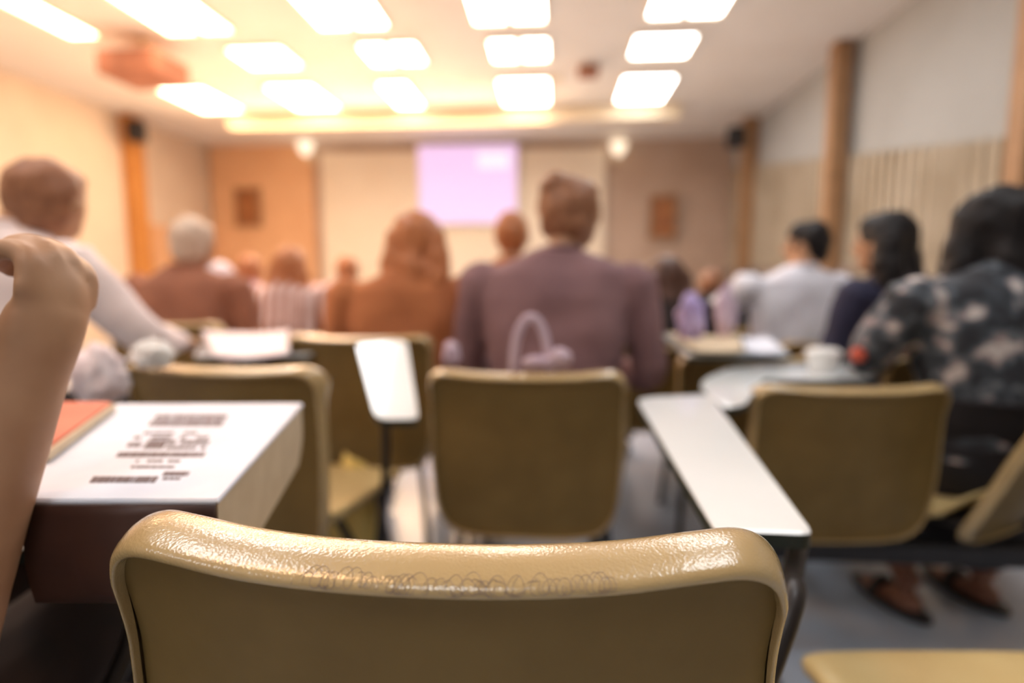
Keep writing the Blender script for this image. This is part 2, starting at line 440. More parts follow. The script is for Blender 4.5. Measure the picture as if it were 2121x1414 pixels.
# ------------------------------------------------------------------ other chairs
def cx(px, Y): return at(px, 700, Y).x
RC = chair(cx(2150, .5) + .12, .34, 4, 'tan chair at the bottom right corner with only its seat edge in view', full=True)
RC.location.x = .60; RC.location.y = .375
LC = chair(-.74, .14, 0, 'tan chair under the person in dark trousers at the left edge')
CC = chair(cx(1089, 1.30), 1.31, 0, 'empty tan chair with the lavender bag handle looped over its top', h=.955)
R2 = chair(.70, 1.38, 5, 'empty tan chair behind the long white tablet, rounded tablet in front of it', h=.91, legs=False)
L2 = chair(-.70, 1.13, -8, 'tan chair behind the thick white book, its rim curving above the cover')
W2 = chair(-1.60, 1.22, 5, 'tan chair under the man in the white shirt')
FL = chair(1.14, 1.42, 31, 'tan chair turned sideways at the right edge under the woman in the floral blouse', h=.93, legs=False)
for o in FL.children:
    if o.name.startswith(('backrest', 'rim')):
        a_ = math.radians(20); o.rotation_euler.x = a_; o.location = (0, .42 * sin(a_), .42 - .42 * cos(a_))
# beam carrying the two right-hand chairs of the second row
bt = thing('seat_beam', 'long black steel beam under the two chairs on the right, above the grey floor', 'beam')
bm = bmesh.new(); add_box(bm, (1.10, 1.46, .275), (1.3, .05, .055), 0, .006); from_bm('beam', bm, M['black'], bt, False)
for xx in (.50, 1.6):
    bm = bmesh.new(); add_box(bm, (xx, 1.46, .14), (.05, .05, .25), 0, .006); add_box(bm, (xx, 1.46, .012), (.08, .42, .024), 0, .006); from_bm('leg', bm, M['black'], bt, False)
WC = chair(-.61, 1.72, 0, 'tan chair behind the tilted white tablet, left of the empty middle chair')
MC = chair(-.02, 1.62, 0, 'tan chair hidden under the mauve brown jacket', h=.86)
RR3 = chair(.66, 2.0, 0, 'tan chair behind the two white tablets right of centre', h=.88)
NV = chair(1.31, 1.98, 12, 'tan chair under the woman in navy', h=.90)
WT = chair(1.25, 2.65, 5, 'tan chair under the person in the white T-shirt', h=.86)
GM = chair(-1.55, 2.15, 0, 'tan chair under the grey-haired man in the brown shirt')

# tilted white tablet in the middle-left
p = [at(778, 868, 1.27), at(868, 866, 1.27), at(842, 703, 1.62), at(738, 712, 1.62)]
inv = inv_of(L2)
tablet(L2, p, [.04, .02, .03, .02], [(-.42, 1.36, .66), (-.42, 1.34, .45), (-.46, 1.33, .25), (-.56, 1.34, .40)])
# rounded tablet right
z = .70
p = [atz(1502, 844, z), atz(1543, 838, z), atz(1580, 786, z), atz(1800, 784, z), atz(1835, 768, z), atz(1780, 752, z), atz(1530, 753, z), atz(1436, 792, z)]
tablet(R2, p, [.05, .03, .02, .04, .04, .05, .12, .14], [(.80, 1.66, .69), (.86, 1.70, .55), (.90, 1.66, .45), (.86, 1.62, .385)])
# left chair's tablet under the big book
p = [Vector((-.60, .53, .690)), Vector((-.335, .53, .690)), Vector((-.42, .83, .690)), Vector((-.78, .83, .690))]
tablet(LC, p, .04, [(-.5, .62, .68), (-.5, .6, .55), (-.53, .5, .43), (-.6, .45, .41)])
# row three tablets with papers
z = .735
TL = [atz(400, 738, z), atz(650, 735, z), atz(640, 690, z), atz(420, 694, z)]
tablet(GM, TL, .05, [(-1.15, 2.0, .72), (-1.2, 2.0, .5), (-1.3, 2.25, .42)])
TR = [atz(1425, 738, z), atz(1640, 736, z), atz(1600, 700, z), atz(1370, 690, z)]
tablet(RR3, TR, .05, [(.66, 2.1, .72), (.72, 2.15, .5), (.72, 2.2, .38)])

# ------------------------------------------------------------------ books, papers, cups
def book():
    zt = .788; th = .092
    b = thing('thick_book', 'thick white-covered book with dark printed lines and cream pages on the left tablet', 'book', (0, 0, 0))
    P = [atz(-60, 1034, zt), atz(452, 1034, zt), atz(628, 834, zt), atz(30, 834, zt)]
    P[0] = atz(60, 1034, zt); P[3] = atz(110, 836, zt)
    o = slab('cover', P, .004, [M['paper'], M['paper']], b, .004)
    Q = [p + Vector((0, 0, -.004)) for p in P]; c = sum(Q, Vector()) / 4
    Q = [c + (q - c) * .985 for q in Q]
    # page block whose far fore edge rounds off towards the bottom
    bm = bmesh.new(); N = 8; rows = []
    for i in range(N + 1):
        t = i / N; z = Q[0].z - (th - .008) * t; sh = .055 * max(0, t - .45) ** 1.6
        far = Vector((0.05, -1, 0)).normalized() * sh
        rows.append([bm.verts.new((Q[0].x, Q[0].y, z)), bm.verts.new((Q[1].x, Q[1].y, z)), bm.verts.new((Q[2].x + far.x, Q[2].y + far.y, z)), bm.verts.new((Q[3].x + far.x, Q[3].y + far.y, z))])
    for a, b2 in zip(rows, rows[1:]):
        for k in range(4): bm.faces.new((a[k], a[(k + 1) % 4], b2[(k + 1) % 4], b2[k]))
    bm.faces.new(rows[0]); bm.faces.new(rows[-1][::-1])
    from_bm('page_block', bm, M['pages'], b, False)
    # spine, facing the camera
    d = (P[1] - P[0]).normalized(); nrm = Vector((d.y, -d.x, 0))
    bm = bmesh.new(); L = (P[1] - P[0]).length; seg = 10
    prev = None
    for i in range(seg + 1):
        a = i / seg; z = zt - .004 - (th - .006) * a; off = .004 + .006 * sin(pi * a)
        r = [bm.verts.new(Vector((P[0].x, P[0].y, z)) + nrm * off), bm.verts.new(Vector((P[1].x, P[1].y, z)) + nrm * off - d * .002), bm.verts.new(Vector((P[1].x, P[1].y, z)) - d * .002 + nrm * .001), bm.verts.new(Vector((P[0].x, P[0].y, z)) + nrm * .001)]
        if prev:
            for k in range(4): bm.faces.new((prev[k], prev[(k + 1) % 4], r[(k + 1) % 4], r[k]))
        else: bm.faces.new(r)
        prev = r
    bm.faces.new(prev[::-1]); from_bm('spine', bm, M['brownspine'], b)
    # blurred printed lines
    bm = bmesh.new(); rn = random.Random(5)
    def bar(x0, x1, y0, y1, sk=0):
        q = [atz(x0, y1, zt + .0006), atz(x1, y1, zt + .0006), atz(x1 + sk, y0, zt + .0006), atz(x0 + sk, y0, zt + .0006)]
        A = [bm.verts.new(v) for v in q]; B = [bm.verts.new(v - Vector((0, 0, .0008))) for v in q]
        bm.faces.new(A); bm.faces.new(B[::-1])
        for k in range(4): bm.faces.new((A[k], A[(k + 1) % 4], B[(k + 1) % 4], B[k]))
    def line(x0, x1, y0, y1, dens=.8):
        x = x0; sk = (y1 - y0) * .75
        while x < x1:
            w = rn.uniform(5, 16)
            if rn.random() < dens + .12: bar(x, min(x + w, x1), y0, y1, sk)
            x += w + rn.uniform(1, 2.5)
    line(318, 466, 858, 867, 1); line(306, 458, 870, 881, 1)
    line(288, 440, 894, 898, .6); line(276, 436, 903, 908, .6)
    line(296, 336, 911, 928, 1); line(262, 290, 916, 924, .6); line(345, 430, 912, 919, .7); line(342, 424, 924, 929, .7)
    line(240, 420, 936, 945, 1)
    line(262, 372, 952, 956, .5); line(270, 360, 964, 968, .6)
    line(185, 320, 986, 998, .95); line(326, 388, 976, 984, .7); line(336, 372, 988, 992, .6)
    from_bm('printed_text', bm, M['ink'], b, False)
    return b
book()
rb = thing('thin_book', 'thin salmon red booklet with a cream edge lying on the thick white book', 'book')
zt = .799
P = [atz(84, 938, zt), atz(100, 938, zt), atz(240, 836, zt), atz(100, 836, zt)]
slab('page_block', P, .008, [M['pages'], M['pages']], rb, .002)
P2 = [p + Vector((-.006, 0, .003)) for p in P]
slab('cover', P2, .003, [M['red'], M['red']], rb, .002)

def sheet(name, label, corners, cup=.01, m='paper', cat='paper', n=10, group=None):
    bm = bmesh.new(); a, b, c, d = corners; G = []; H = []
    for i in range(n + 1):
        G.append([]); H.append([])
        for j in range(n + 1):
            u, v = i / n, j / n
            p = a * (1 - u) * (1 - v) + b * u * (1 - v) + c * u * v + d * (1 - u) * v
            p = p + Vector((0, 0, cup * (noise.noise(p * 9) * .5 + .5) + cup * .6 * (2 * u - 1) ** 2))
            G[-1].append(bm.verts.new(p)); H[-1].append(bm.verts.new(p - Vector((0, 0, .004))))
    for i in range(n):
        for j in range(n):
            bm.faces.new((G[i][j], G[i + 1][j], G[i + 1][j + 1], G[i][j + 1])); bm.faces.new((H[i][j], H[i][j + 1], H[i + 1][j + 1], H[i + 1][j]))
    for i in range(n):
        bm.faces.new((G[i][0], H[i][0], H[i + 1][0], G[i + 1][0])); bm.faces.new((G[i][n], G[i + 1][n], H[i + 1][n], H[i][n]))
        bm.faces.new((G[0][i], G[0][i + 1], H[0][i + 1], H[0][i])); bm.faces.new((G[n][i], H[n][i], H[n][i + 1], G[n][i + 1]))
    o = from_bm(name, bm, M[m], None); tag(o, label, cat, group); return o
zz = .745
sheet('paper_handout', 'crumpled pale handout on the tablet behind the left empty chair', [atz(445, 752, zz), atz(600, 742, zz), atz(598, 692, zz), atz(418, 692, zz)], .018, 'paperpink')
sheet('paper_handout', 'cream sheets spread on the tablet below the lilac bag', [atz(1440, 734, zz), atz(1540, 734, zz), atz(1530, 700, zz), atz(1385, 695, zz)], .014, 'pages')
sheet('paper_handout', 'white sheet on the tablet in front of the white T-shirt', [atz(1545, 734, zz), atz(1625, 732, zz), atz(1585, 702, zz), atz(1535, 704, zz)], .012, 'paper')
# paper cups: lathe with lip
def lathe(bm, prof, c, seg=24):
    rings = []
    for r, z in prof: rings.append([bm.verts.new((c[0] + r * cos(2 * pi * k / seg), c[1] + r * sin(2 * pi * k / seg), c[2] + z)) for k in range(seg)])
    for a, b in zip(rings, rings[1:]):
        for k in range(seg): bm.faces.new((a[k], a[(k + 1) % seg], b[(k + 1) % seg], b[k]))
    bm.faces.new(rings[0][::-1]); bm.faces.new(rings[-1])
def cup(px, py, Y, z0, r, h, label, m='cup'):
    p = at(px, py, Y); c = thing('paper_cup', label, 'cup', (p.x, Y, z0))
    bm = bmesh.new(); lathe(bm, [(r * .75, 0), (r * .78, .002), (r, h - .004), (r * 1.06, h - .002), (r * 1.06, h + .002), (r * .95, h + .002), (r * .72, .006), (0.001, .006)], (0, 0, 0))
    from_bm('cup_body', bm, M[m], c, angle=.7)
    bm = bmesh.new(); lathe(bm, [(r * 1.08, h - .004), (r * 1.1, h + .003), (r * .9, h + .006), (r * .85, h + .011), (r * .5, h + .012)], (0, 0, 0)); from_bm('lid', bm, M['cup'], c, angle=.7)
    return c
cup(1705, 745, 1.68, .701, .045, .055, 'white lidded cup on the rounded white tablet')
# crumpled tissue / white things
def crumple(name, label, c, r, m, seed, cat):
    t = bmesh.new(); bmesh.ops.create_icosphere(t, subdivisions=4, radius=1)
    for v in t.verts:
        k = 1 + .32 * noise.noise(v.co * 2.1 + Vector((seed, 0, 0))) + .14 * noise.noise(v.co * 5 + Vector((0, seed, 0)))
        v.co = Vector((v.co.x * r[0] * k, v.co.y * r[1] * k, max(v.co.z * k, -.8) * r[2])) + Vector(c)
    o = from_bm(name, t, M[m]); return tag(o, label, cat)
p = at(345, 748, 1.30); crumple('paper_tissue', 'white crumpled tissue on the rim of the left empty chair', (at(345, 748, 1.12).x, 1.075, .815), (.042, .03, .030), 'cup', 3, 'tissue')
p = at(160, 790, .95); crumple('snack_bag', 'pale lilac crinkled snack bag behind the red booklet', (p.x, 1.0, p.z), (.045, .04, .06), 'paperpink', 9, 'bag')
p = at(700, 1010, 1.45); o = crumple('tote_bag', 'yellow soft bag on the floor left of the middle chair', (p.x, 1.55, .19), (.085, .08, .24), 'yellow', 5, 'bag')

# bag with a looped handle, hanging on the middle chair
hb = thing('handbag', 'pale lavender handbag with an arched handle behind the middle chair', 'bag')
bm = bmesh.new()
a = at(1058, 775, 1.25); b = at(1135, 775, 1.25)
L = []
for k in range(15):
    t = k / 14 * pi; L.append(Vector(((a.x + b.x) / 2 - cos(t) * .041, 1.33, at(1095, 762, 1.30).z + sin(t) * .115)))
L = [Vector((a.x, 1.335, .64))] + L + [Vector((b.x + .005, 1.335, .64))]
add_tube(bm, L, .0105, 12, 3, flat=.7); from_bm('handle', bm, M['lavender'], hb)
bm = bmesh.new(); cxm = (a.x + b.x) / 2
add_loft(bm, [(cxm, 1.37, .42, .10, .03), (cxm, 1.37, .46, .13, .05), (cxm, 1.37, .55, .135, .05), (cxm, 1.365, .64, .11, .035), (cxm, 1.36, .69, .09, .012)])
organic('bag_body', bm, .008, M['lavender'], hb, 4, .01, 20)
bm = bmesh.new(); q = at(1160, 742, 1.31); add_ell(bm, (q.x, 1.315, q.z), (.028, .018, .026)); add_ell(bm, (q.x - .055, 1.315, q.z - .012), (.036, .018, .018)); add_ell(bm, (q.x - .02, 1.315, q.z - .012), (.03, .012, .014))
add_tube(bm, [(q.x - .02, 1.318, q.z - .01), (q.x - .02, 1.33, .66)], .01, 8)
organic('bow', bm, .005, M['lavender'], hb, 3, .004, 40)
q = at(935, 735, 1.42); crumple('cloth_bundle', 'small white bundle above the left corner of the middle chair', (q.x, 1.42, q.z), (.022, .02, .032), 'lavender', 2, 'cloth')

# ------------------------------------------------------------------ people
def curled_hand(bm, wr, d):
    """relaxed hand held up, fingers bending over towards the face (local -x)"""
    lf = Vector((-1, 0, 0)); lf = (lf - d * lf.dot(d)).normalized(); bk = d.cross(lf).normalized()
    q = wr + d * .042; add_ell(bm, q - lf * .002, (.022, .033, .050), Matrix((lf, bk, d)).transposed())
    for k in range(4):
        b0 = wr + d * (.074 + .004 * (1.5 - abs(k - 1.5))) + bk * (k - 1.5) * .0185 - lf * .004; ln = [.9, 1.05, 1.0, .8][k]
        add_tube(bm, [b0 - d * .012, b0 + (d * .018 + lf * .010) * ln, b0 + (d * .026 + lf * .036) * ln, b0 + (d * .012 + lf * .056) * ln, b0 + (-d * .006 + lf * .060) * ln], [.0102, .0105, .0096, .0088, .0072], 10, 3)
    b0 = wr + d * .02 - bk * .022 + lf * .012
    add_tube(bm, [b0, b0 + d * .022 - bk * .010 + lf * .018, b0 + d * .040 + lf * .036], [.0145, .0122, .0092], 10, 3)
def person(label, x, y, yaw, top, shirt='whiteshirt', hair='hairblack', style='short', w=1.0, lean=.04, headx=0.0, heady=.0, hyaw=0, sleeves='long',
           pants='darkcloth', skin='skin', el=None, hands=None, voxel=.010, cloth='shirt', tilt=0.0, shoe='black', footy=0.0, noface=False, headw=1.0, hairlen=.30, fist=False, headz=0.0, skirt=False):
    P = thing('person', label, 'person', (x, y, 0), math.radians(yaw), 'people seated in the audience')
    t = (top - .45) / .82
    zs = lambda k: .45 + k * t
    Hc = Vector((headx, lean + .035 + heady, top - .122 + headz)); N = Vector((headx * .5, lean + .0, zs(.585)))
    RH = Matrix.Rotation(math.radians(hyaw), 3, 'Z') @ Matrix.Rotation(tilt, 3, 'Y')
    sh = [Vector((s * .185 * w, lean, zs(.505))) for s in (-1, 1)]
    if el is None: el = [Vector((s * .235 * w, lean + .06, zs(.20))) for s in (-1, 1)]
    else: el = [Vector(e) for e in el]
    if hands is None: hands = [Vector((s * .10, lean + .30, .63)) for s in (-1, 1)]
    else: hands = [Vector(h) for h in hands]
    tor = [(0, 0, .43, .15 * w, .11), (0, -.005, zs(.06), .165 * w, .118), (0, lean * .3, zs(.20), .148 * w, .108), (0, lean * .7, zs(.34), .165 * w, .115), (0, lean, zs(.44), .178 * w, .112), (0, lean, zs(.52), .168 * w, .088), (headx * .2, lean, zs(.56), .10 * w, .066), (headx * .4, lean, zs(.585), .06, .058)]
    bm = bmesh.new()
    add_loft(bm, [(a, b, c, d * .95, e * .93) for a, b, c, d, e in tor])
    add_tube(bm, [N - Vector((0, 0, .04)), N.lerp(Hc, .45), Hc - Vector((0, .01, .03))], [.058, .05, .052], 14, 3)
    def hp(v): return Hc + RH @ Vector(v)
    add_ell(bm, Hc, (.074 * headw, .092, .108), RH); add_ell(bm, hp((0, .022, -.055)), (.054 * headw, .062, .062), RH)
    if not noface:
        add_tube(bm, [hp((0, .088, .012)), hp((0, .106, -.02)), hp((0, .094, -.032))], [.009, .014, .012], 8, 2)
        add_ell(bm, hp((0, .082, -.058)), (.024, .012, .010), RH); add_ell(bm, hp((0, .073, -.088)), (.022, .016, .014), RH)
        for s in (-1, 1):
            add_ell(bm, hp((s * .078 * headw, -.002, -.012)), (.010, .018, .030), RH)
            add_tube(bm, [hp((s * .012, .088, .026)), hp((s * .046, .078, .026))], .009, 8)
    fing = []
    for i, s in enumerate((-1, 1)):
        add_tube(bm, [sh[i], sh[i].lerp(el[i], .5), el[i], el[i].lerp(hands[i], .45), hands[i]], [.05, .046, .040, .037, .029 if fist else .025], 14, 4)
        d = (hands[i] - el[i]).normalized()
        side = Vector((1, 0, 0)) - d * d.x
        side = side.normalized() if side.length > .1 else Vector((0, 1, 0))
        pn = d.cross(side)
        if pn.z > 0: pn = -pn
        if fist and s > 0:
            add_tube(bm, [hands[i] - d * .05, hands[i], hands[i] + d * .03, hands[i] + d * .055], [.031, .029, .030, .028], 16, 3)
            curled_hand(bm, hands[i], d); continue
        q = hands[i] + d * .045; mx = Matrix((side, d, pn)).transposed()
        add_ell(bm, q, (.040, .050, .016), mx)
        for k in range(4):
            b0 = q + side * (k - 1.5) * .019 + d * .03; ln = [.068, .078, .074, .058][k if s < 0 else 3 - k]
            add_tube(bm, [b0, b0 + d * ln * .5 + pn * .006, b0 + d * ln * .85 + pn * .026, b0 + d * ln * .95 + pn * .042], [.0095, .009, .0085, .007], 8, 2)
        b0 = q - side * s * .03 - d * .015
        add_tube(bm, [b0, b0 - side * s * .022 + d * .022, b0 - side * s * .026 + d * .052 + pn * .01], [.013, .011, .009], 8, 2)
    hipz = .50
    legs = []
    for s in (-1, 1):
        K = Vector((s * .12, .42, .51)); A = Vector((s * .13, .44 + footy, .085)); H_ = Vector((s * .085, .02, hipz))
        legs.append((H_, K, A))
        add_tube(bm, [H_, H_.lerp(K, .5), K, K.lerp(A, .35) + Vector((0, -.012, 0)), K.lerp(A, .75), A], [.078, .07, .055, .052, .036, .033], 14, 3)
        add_ell(bm, A + Vector((0, .02, -.045)), (.038, .055, .035)); add_ell(bm, A + Vector((0, .09, -.058)), (.042, .085, .022))
    organic('body', bm, voxel * .8, M[skin], P, 9 if fist else 3)
    # eyes
    if not noface:
        for s in (-1, 1):
            bm = bmesh.new(); add_ell(bm, hp((s * .030, .082, .004)), (.0115, .009, .0075), RH, 12, 8)
            from_bm('eye', bm, M['black'], P)
    # shirt
    bm = bmesh.new(); g = .012
    add_loft(bm, [(a, b, c, d + g, e + g) for a, b, c, d, e in tor[:-1]] + [(headx * .4, lean, zs(.59), .068, .066)])
    for i in (0, 1):
        if sleeves == 'long': add_tube(bm, [sh[i] - Vector((0, 0, .0)), sh[i].lerp(el[i], .5), el[i], el[i].lerp(hands[i], .45), el[i].lerp(hands[i], .92)], [.074, .066, .056, .05, .038], 14, 4)
        else: add_tube(bm, [sh[i], sh[i].lerp(el[i], .45), sh[i].lerp(el[i], .8)], [.074, .068, .062], 14, 4)
        add_ell(bm, sh[i] + Vector((0, 0, -.012)), (.07, .066, .062))
    organic(cloth, bm, voxel, M[shirt], P, 5, .012, 9)
    bm = bmesh.new(); cpts = [Vector((headx * .4 + .062 * cos(a), lean + .062 * sin(a), zs(.588) + .008 * sin(a) * -1)) for a in [k * 2 * pi / 20 for k in range(21)]]
    add_tube(bm, cpts, .009, 8); from_bm('collar', bm, M[shirt], P)
    # trousers
    bm = bmesh.new(); add_loft(bm, [(0, 0, .42, .155 * w, .125), (0, 0, .48, .175 * w, .135), (0, 0, .55, .172 * w, .128)])
    for (H_, K, A) in legs: add_tube(bm, [H_, H_.lerp(K, .5), K, K.lerp(A, .4), K.lerp(A, .72 if shoe == 'sandal' else .95)], [.092, .084, .070, .062, .052], 14, 4)
    organic('trousers', bm, voxel, M[pants], P, 4, .008, 9)
    if skirt:
        bm = bmesh.new(); add_loft(bm, [(0, .16, .20, .19, .22), (0, .17, .30, .215, .26), (0, .18, .42, .225, .28), (0, .16, .52, .225, .27), (0, .04, .60, .215, .17), (0, 0, .67, .205, .15)])
        organic('long_skirt', bm, .010, M[pants], P, 8, .016, 7)
    for (H_, K, A) in legs:
        bm = bmesh.new()
        if shoe == 'sandal':
            add_ell(bm, Vector((A.x, A.y + .07, .016)), (.056, .145, .017)); add_tube(bm, [(A.x - .042, A.y + .09, .02), (A.x, A.y + .10, .056), (A.x + .042, A.y + .09, .02)], .018, 8, 4)
            organic('sandal', bm, .006, M['black'], P, 2)
        else:
            add_ell(bm, A + Vector((0, .02, -.04)), (.046, .066, .044)); add_ell(bm, A + Vector((0, .10, -.052)), (.048, .09, .032))
            organic('shoe', bm, .008, M['black'], P, 3)
    # hair
    bm = bmesh.new(); hw = headw
    if style in ('short', 'long', 'bob', 'bun', 'scarf'):
        add_ell(bm, hp((0, -.014, .022)), (.084 * hw, .094, .100), RH); add_ell(bm, hp((0, .038, .062)), (.066 * hw, .05, .045), RH)
        add_ell(bm, hp((0, -.035, -.02)), (.074 * hw, .066, .075), RH)
    if style == 'bun':
        add_ell(bm, hp((-.02, -.06, .085)), (.045, .045, .045), RH)
    if style in ('long', 'bob', 'scarf'):
        ln = hairlen if style != 'bob' else hairlen * .7
        for s in (-1, 0, 1):
            add_tube(bm, [hp((s * .052 * hw, -.03, .04)), hp((s * .066 * hw, -.042 - .02 * (s == 0), -.06)), hp((s * .066 * hw, -.055 - .02 * (s == 0), -.13)), hp((s * .055 * hw, -.06 - .03 * (s == 0), -.13 - (ln - .1) * .6)), hp((s * .042 * hw, -.06 - .03 * (s == 0), -.10 - ln * .9))], [.046, .052, .052, .046, .022], 12, 4)
    organic('head_scarf' if style == 'scarf' else 'hair', bm, .008, M[hair], P, 3, .009, 22)
    return P

def pos(px, Y): return at(px, 560, Y).x
def top(px, py, Y): return at(px, py, Y).z

# mauve-brown jacket man (centre)
person('person in a mauve brown jacket, short brown hair, seen from behind the middle chair', pos(1150, 1.78), 1.83, -4, top(1165, 350, 1.78), 'jacket', 'hairbrown', 'bun', w=1.33, lean=.03, headx=.045, hyaw=-28, headw=1.25, cloth='jacket', pants='darkcloth', tilt=-.06)
# woman left of him
person('woman with long flare-warmed hair in a rust blouse left of the mauve jacket', pos(838, 2.02), 2.0, 12, top(870, 432, 2.05), 'rust', 'hairflare', 'long', w=1.12, lean=.06, headx=.05, hyaw=-12, hairlen=.30, headw=1.15, cloth='blouse')
person('person with a short brown head peeking out behind the mauve jacket collar', pos(1058, 2.75), 2.75, 0, top(1060, 432, 2.75), 'rust', 'hairflare', 'short')
# grey haired man
person('grey-haired man in a russet brown shirt near the left column', pos(372, 2.40), 2.38, 0, top(385, 445, 2.4), 'brownshirt', 'hairgrey', 'short', w=1.2, lean=.05, headx=.03, headw=1.1)
# white shirt man
person('man in a white shirt leaning at the left edge with short brown hair', -1.60, 1.42, -12, top(70, 300, 1.45) + .06, 'whiteshirt', 'hairbrown', 'short', w=1.42, lean=.10, headx=.12, heady=.03, hyaw=12, headz=-.07, sleeves='long', headw=1.2,
       el=[(-.28, .15, .72), (.40, .20, .80)], hands=[(-.1, .34, .66), (.30, .42, .76)])
# floral woman
person('woman in a dark floral blouse and a long black skirt at the right edge', 1.17, 1.58, 14, top(2060, 372, 1.58), 'floral', 'hairblack', 'long', w=1.15, lean=.05, headx=.06, hyaw=-32, headw=1.38, hairlen=.30, skin='skindark', el=[(-.28, .12, .76), (.28, .12, .76)], hands=[(-.1, .34, .72), (.1, .34, .72)], shoe='sandal', footy=-.36, skirt=True, cloth='blouse')
# navy woman
person('woman in a navy top with long straight black hair, face turned left', pos(1895, 2.14), 2.14, 14, top(1830, 430, 2.14), 'navy', 'hairblack', 'long', w=.95, lean=.05, headx=-.05, hyaw=26, hairlen=.36, headw=1.15, cloth='blouse')
# white T-shirt
person('person in a white T-shirt with short black hair, head turned left', pos(1655, 2.8), 2.8, 10, top(1688, 452, 2.8), 'coolshirt', 'hairblack', 'short', w=1.2, lean=.02, headx=.07, hyaw=42, sleeves='short', el=[(-.34, .20, .76), (.26, .06, .64)], hands=[(-.22, .38, .70), (.1, .3, .63)], cloth='shirt')
# far people
person('person in a striped white and brown shirt beyond the crumpled handout', pos(590, 3.0), 3.0, 0, top(590, 508, 3.0), 'stripe', 'hairflare', 'bob', w=1.05)
person('person in pale clothes with brown hair beside the striped shirt', pos(505, 3.7), 3.7, 0, top(505, 526, 3.7), 'pale', 'hairflare', 'short')
person('person in pink with a pale round head covering right of the grey-haired man', pos(442, 3.2), 3.2, 0, top(442, 540, 3.2), 'pink', 'paperpink', 'scarf', w=.8, headw=.8, noface=True)
person('small distant person in pale pink left of the woman with flare-warmed hair', pos(700, 4.2), 4.2, 0, top(722, 528, 4.2), 'pale', 'hairflare', 'short', headx=.05)
person('distant dark-haired person in a dark brown top right of the mauve jacket', pos(1385, 2.6), 2.6, 0, top(1378, 528, 2.6), 'darkbrown', 'hairdark', 'long', w=.85, headw=1.15, cloth='blouse')
person('distant black-haired person in dark clothes in front of the right wall', pos(1560, 3.5), 3.5, 0, top(1545, 560, 3.5), 'darkcloth', 'hairblack', 'short', w=1.0)
person('distant brown-haired person in a dark top between the lilac bag and white T-shirt', pos(1480, 4.0), 4.0, 0, top(1478, 556, 4.0), 'darkbrown', 'hairbrown', 'short', w=1.0)
for k, (px, Y) in enumerate(((590, 2.8), (505, 3.5), (442, 3.0), (700, 4.0), (1058, 2.55), (1385, 2.42), (1560, 3.3), (1480, 3.8))):
    lab = ['tan chair under the striped shirt', 'tan chair under the person in pale clothes', 'tan chair under the person in pink', 'tan chair under the small distant person in pale pink', 'tan chair behind the mauve jacket, mostly hidden', 'tan chair under the dark brown top', 'tan chair under the distant black-haired person', 'tan chair beyond the lilac bag'][k]
    chair(pos(px, Y), Y, 0, lab, h=.86)
o = crumple('shopping_bag', 'lilac crinkled bag standing on the cluttered tablet', (at(1432, 625, 2.02).x, 2.02, .82), (.045, .045, .088), 'lilac', 4, 'bag')
o = crumple('shopping_bag', 'pale pink crinkled bag left of the white T-shirt', (at(1505, 630, 2.1).x, 2.1, .84), (.034, .03, .10), 'lavender', 8, 'bag')
o = crumple('cloth_bundle', 'small orange red bundle beside the navy sleeve', (at(1735, 705, 1.72).x, 1.60, .76), (.018, .02, .022), 'orangered', 8, 'cloth')

# near person at the left edge: forearm raised, dark trousers
def near_person():
    x0, y0 = -.72, .34
    el = [(-.26, .10, .70), (-.497 - x0, .37 - y0, .645)]
    wr = [(-.1, .34, .63), (-.434 - x0, .432 - y0, .895)]
    P = person('person at the left edge with a raised bare forearm and dark trousers', x0, y0, 0, 1.27, 'darkbrown', 'hairblack', 'short', lean=.04, headx=-.02, hyaw=0, sleeves='short', pants='darkbrown', skin='skin', el=el, hands=wr, voxel=.006, w=.92, fist=True)
    return P
near_person()

# ------------------------------------------------------------------ room
XR, XL, YB, YF, H = 3.12, -6.6, 10.7, -2.5, 3.4
def struct(name, boxes, m, bev=0.0):
    bm = bmesh.new()
    for c, s in boxes: add_box(bm, c, s, 0, bev)
    o = from_bm(name, bm, m, None, False); o['kind'] = 'structure'; return o
W_ = XR - XL; CXm = (XR + XL) / 2; LY = YB - YF; CY = (YB + YF) / 2
struct('floor', [((CXm, CY, -.05), (W_ + .4, LY + .4, .1))], M['floor'])
struct('ceiling', [((CXm, CY, H + .05), (W_ + .4, LY + .4, .1))], M['ceil'])
struct('wall_right', [((XR + .05, CY, H / 2), (.1, LY, H))], M['wall'])
struct('wall_left', [((XL - .05, CY, H / 2), (.1, LY, H))], M['wallL'])
struct('wall_back', [((CXm, YB + .05, H / 2), (W_ + .2, .1, H))], M['brown'])
struct('wall_front', [((CXm, YF - .05, H / 2), (W_ + .2, .1, H))], M['wall'])
struct('trim_1', [((-1.6, 8.62, H - .10), (6.7, .16, .20))], M['beam'], .01)
struct('trim_2', [((-5.55, YB - .04, H / 2), (2.0, .08, H))], M['orange'])
struct('trim_3', [((-1.75, YB - .06, 1.62), (5.25, .1, 3.24))], M['stage'], .01)
